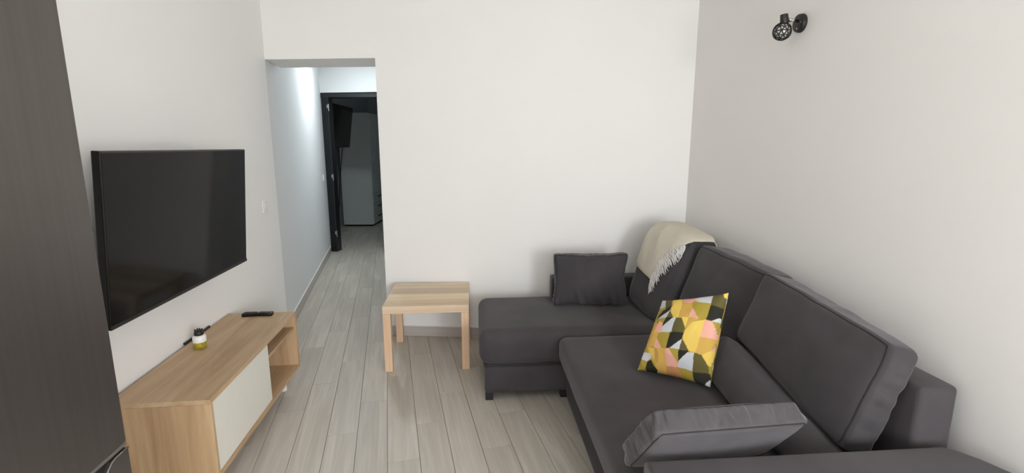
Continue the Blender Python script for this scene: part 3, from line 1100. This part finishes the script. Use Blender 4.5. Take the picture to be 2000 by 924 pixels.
def photo_to_face():
    """turn the drawing of the print into cushion coordinates (-1..1), once"""
    th = math.atan(181 / 965.)
    c_, s_ = math.cos(th), math.sin(th)

    def img(x, z):
        d = fpat(Vector((x, -1, z))) + PC - Vector((0, 0, 1.5))
        w_ = d.y * c_ - d.z * s_
        return 1000 + 965 * d.x / w_, 462 - 965 * (d.y * s_ + d.z * c_) / w_
    out = []
    for key, poly in POLYS:
        q = []
        for (zx, zy) in poly:
            tx, ty = 1200 + zx / 4.2, 560 + zy / 4.2
            x = z = 0.0
            for it in range(14):
                a0, b0 = img(x, z)
                a1, b1 = img(x + .01, z)
                a2, b2 = img(x, z + .01)
                j11, j12, j21, j22 = (a1 - a0) * 100, (a2 - a0) * 100, (b1 - b0) * 100, (b2 - b0) * 100
                det = j11 * j22 - j12 * j21
                if abs(det) < 1e-3:
                    break
                ex, ey = tx - a0, ty - b0
                dx, dz = (ex * j22 - ey * j12) / det, (ey * j11 - ex * j21) / det
                m_ = max(abs(dx), abs(dz), .25) / .25
                x = max(-1.25, min(1.25, x + dx / m_))
                z = max(-1.25, min(1.25, z + dz / m_))
            q.append((x, z))
        out.append((key, q))
    return out


def inpoly(x, y, poly):
    c_ = False
    j_ = len(poly) - 1
    for i in range(len(poly)):
        xi, yi = poly[i]
        xj, yj = poly[j_]
        if (yi > y) != (yj > y) and x < (xj - xi) * (y - yi) / (yj - yi) + xi:
            c_ = not c_
        j_ = i
    return c_


pt = thing('patterned_cushion', 'square cushion with yellow, pink, olive and black geometric print leaning on the sofa back', 'cushion', PC)
pts, faces = cube_grid(150, 4, 150)
bm = bmesh.new()
vv = [bm.verts.new(fpat(p)) for p in pts]
for q in faces:
    try:
        bm.faces.new([vv[i] for i in q])
    except ValueError:
        pass
cover = meshobj('cover', bm, M_PRINT, pt, True)
pol = photo_to_face()
cols = {k_: srgb(*v_) for k_, v_ in PAL.items()}
ca = cover.data.color_attributes.new('print', 'FLOAT_COLOR', 'POINT')
boxes = [(min(a_ for a_, _ in q), max(a_ for a_, _ in q), min(b_ for _, b_ in q), max(b_ for _, b_ in q)) for _, q in pol]
for i, p in enumerate(pts):
    col = cols['M']
    x_, z_ = p[0], p[2]
    if p[1] > .6:
        x_ = -x_
    for (key, q), bb in zip(reversed(pol), reversed(boxes)):
        if bb[0] <= x_ <= bb[1] and bb[2] <= z_ <= bb[3] and inpoly(x_, z_, q):
            col = cols[key]
            break
    ca.data[i].color = col

# ---------------------------------------------------------------- throw with fringe over the far cushion
thr = thing('throw_blanket', 'beige woven throw with white fringe draped over the far corner back cushion', 'blanket', b_far)


def drape(s, t):
    """s: -1 near .. 1 far along the cushion top; t: 0 at the crest, >0 down the front, <0 down the back (metres)"""
    Hc = .56
    if t >= 0.0:
        z_ = 1 - 2 * t / Hc
        p = f_far(Vector((-1, s, min(1.0, z_))))
        off = Vector((-.85, 0, .5)).normalized() * .014
    else:
        w_ = .20
        if -t < w_:
            p = f_far(Vector((-1 + 2 * (-t) / w_, s, 1)))
        else:
            p = f_far(Vector((1, s, 1 - 2 * (-t - w_) / Hc)))
        off = Vector((0, 0, .014)) if -t < w_ else Vector((.012, 0, .004))
    return p + off


# the fringed edge of the throw runs from the low front corner diagonally up to the near end of the crest
EDGE = [(-.30, -1.0), (0.0, -.99), (.02, -.95), (.05, -.78), (.104, -.594), (.14, -.50), (.185, -.43), (.239, -.385), (.31, -.35), (.45, -.34)]


def s_right(t):
    for (t0, s0), (t1, s1) in zip(EDGE, EDGE[1:]):
        if t <= t1:
            return s0 + (s1 - s0) * (t - t0) / (t1 - t0)
    return EDGE[-1][1]


bm = bmesh.new()
NS, NT_ = 36, 44
grid = []
for i in range(NS + 1):
    row = []
    a_ = i / NS
    for j_ in range(NT_ + 1):
        t_ = -.26 + j_ / NT_ * (.26 + .275 + .035 * a_)
        s = 1.03 + a_ * (s_right(t_) - 1.03)
        P_ = drape(s, t_) + Vector((-1, 0, .4)) * (.007 * noise.noise(Vector((s * 2.2 + t_ * 5, t_ * 3, 0))) + .003 * noise.noise(Vector((s * 6, t_ * 14, 4))))
        row.append(bm.verts.new(P_ - b_far))
    grid.append(row)
for i in range(NS):
    for j_ in range(NT_):
        bm.faces.new((grid[i][j_], grid[i + 1][j_], grid[i + 1][j_ + 1], grid[i][j_ + 1]))
low = [v_[-1].co.copy() for v_ in grid]
right = [v_.co.copy() for v_ in grid[-1]]
cl = meshobj('cloth', bm, M_THROW, thr, True)
sol = cl.modifiers.new('thickness', 'SOLIDIFY')
sol.thickness = .005
sol.offset = 0
bm = bmesh.new()
tube(bm, low, .0035, 6)
tube(bm, right[18:], .0035, 6)
meshobj('hem', bm, M_HEM, thr, True)
bm = bmesh.new()
NF = 150
for i in range(NF):
    w0 = i / (NF - 1)
    t0 = .31 - .305 * w0 ** 1.25
    s0 = s_right(t0)
    ln = random.uniform(.8, 1.12)
    dt = (.085 - .050 * w0) * ln
    ds = -(.16 + .26 * w0) * ln * random.uniform(.75, 1.2)
    j1, j2 = random.uniform(-.02, .02), random.uniform(-.006, .006)
    pp = []
    for k_ in range(6):
        w_ = k_ / 5
        q = drape(max(-1.08, s0 + ds * w_ + j1 * math.sin(w_ * 5)), max(0.002, t0 + dt * w_ + j2 * math.sin(w_ * 6)))
        pp.append(q - b_far + Vector((-.004, 0, .003)) * random.uniform(-.4, 1.4))
    tube(bm, pp, lambda a__: .0028 - .0012 * a__, 4)
fo = meshobj('fringe', bm, M_FRINGE, thr, True)
fo['kind'] = 'stuff'

# ---------------------------------------------------------------- wall spotlight
rd = Vector((.10, -1, 0)).normalized()          # along the right wall towards the camera
wp = Vector((CR.x, CR.y, 0)) + rd * 1.085 + Vector((0, 0, 2.062))
rn = Vector((-1, -.10, 0)).normalized()         # out of the wall
sl = thing('wall_spotlight', 'black wall spotlight with a white-speckled mesh globe, high on the right wall', 'lamp', wp, math.atan2(rn.y, rn.x))
sl.scale = (.80, .80, .80)
bm = bmesh.new()
cyl(bm, (0, 0, 0), (.026, 0, 0), .054, .050, 36, .004)
meshobj('wall_base', bm, M_BLACKM, sl, True)
meshobj('screw', cyl(bmesh.new(), (.026, .0, -.03), (.028, .0, -.03), .004, seg=10), M_CHROME, sl)
meshobj('screw', cyl(bmesh.new(), (.026, .03, 0), (.028, .03, 0), .004, seg=10), M_CHROME, sl)
bm = bmesh.new()
cyl(bm, (.024, 0, .012), (.085, 0, .018), .009, seg=14)
cyl(bm, (.07, 0, .016), (.078, 0, .017), .013, seg=14)
meshobj('arm', bm, M_CHROME, sl, True)
bm = bmesh.new()
cyl(bm, (.108, 0, -.004), (.116, 0, .048), .024, .021, 24, .003)
meshobj('lamp_holder', bm, M_BLACKM, sl, True)
gc = Vector((.112, -.01, -.046))
bm = bmesh.new()
bmesh.ops.create_uvsphere(bm, u_segments=24, v_segments=16, radius=.043)
bmesh.ops.translate(bm, verts=bm.verts, vec=gc)
meshobj('diffuser', bm, M_PLASTIC_W, sl, True)
# mesh globe: irregular wire web around the diffuser
bm = bmesh.new()
bmesh.ops.create_icosphere(bm, subdivisions=2, radius=.050)
for v_ in bm.verts:
    v_.co += Vector((noise.noise(v_.co * 60), noise.noise(v_.co * 60 + Vector((9, 0, 0))), noise.noise(v_.co * 60 + Vector((0, 9, 0))))) * .009
    v_.co = v_.co.normalized() * .050
es = [(e.verts[0].co.copy() + gc, e.verts[1].co.copy() + gc) for e in bm.edges]
bm.free()
bm = bmesh.new()
for a_, b_ in es:
    m_ = (a_ + b_) / 2
    m_ = gc + (m_ - gc).normalized() * .050
    tube(bm, [a_, m_, b_], .0031, 5)
meshobj('mesh_globe', bm, M_BLACKM, sl)
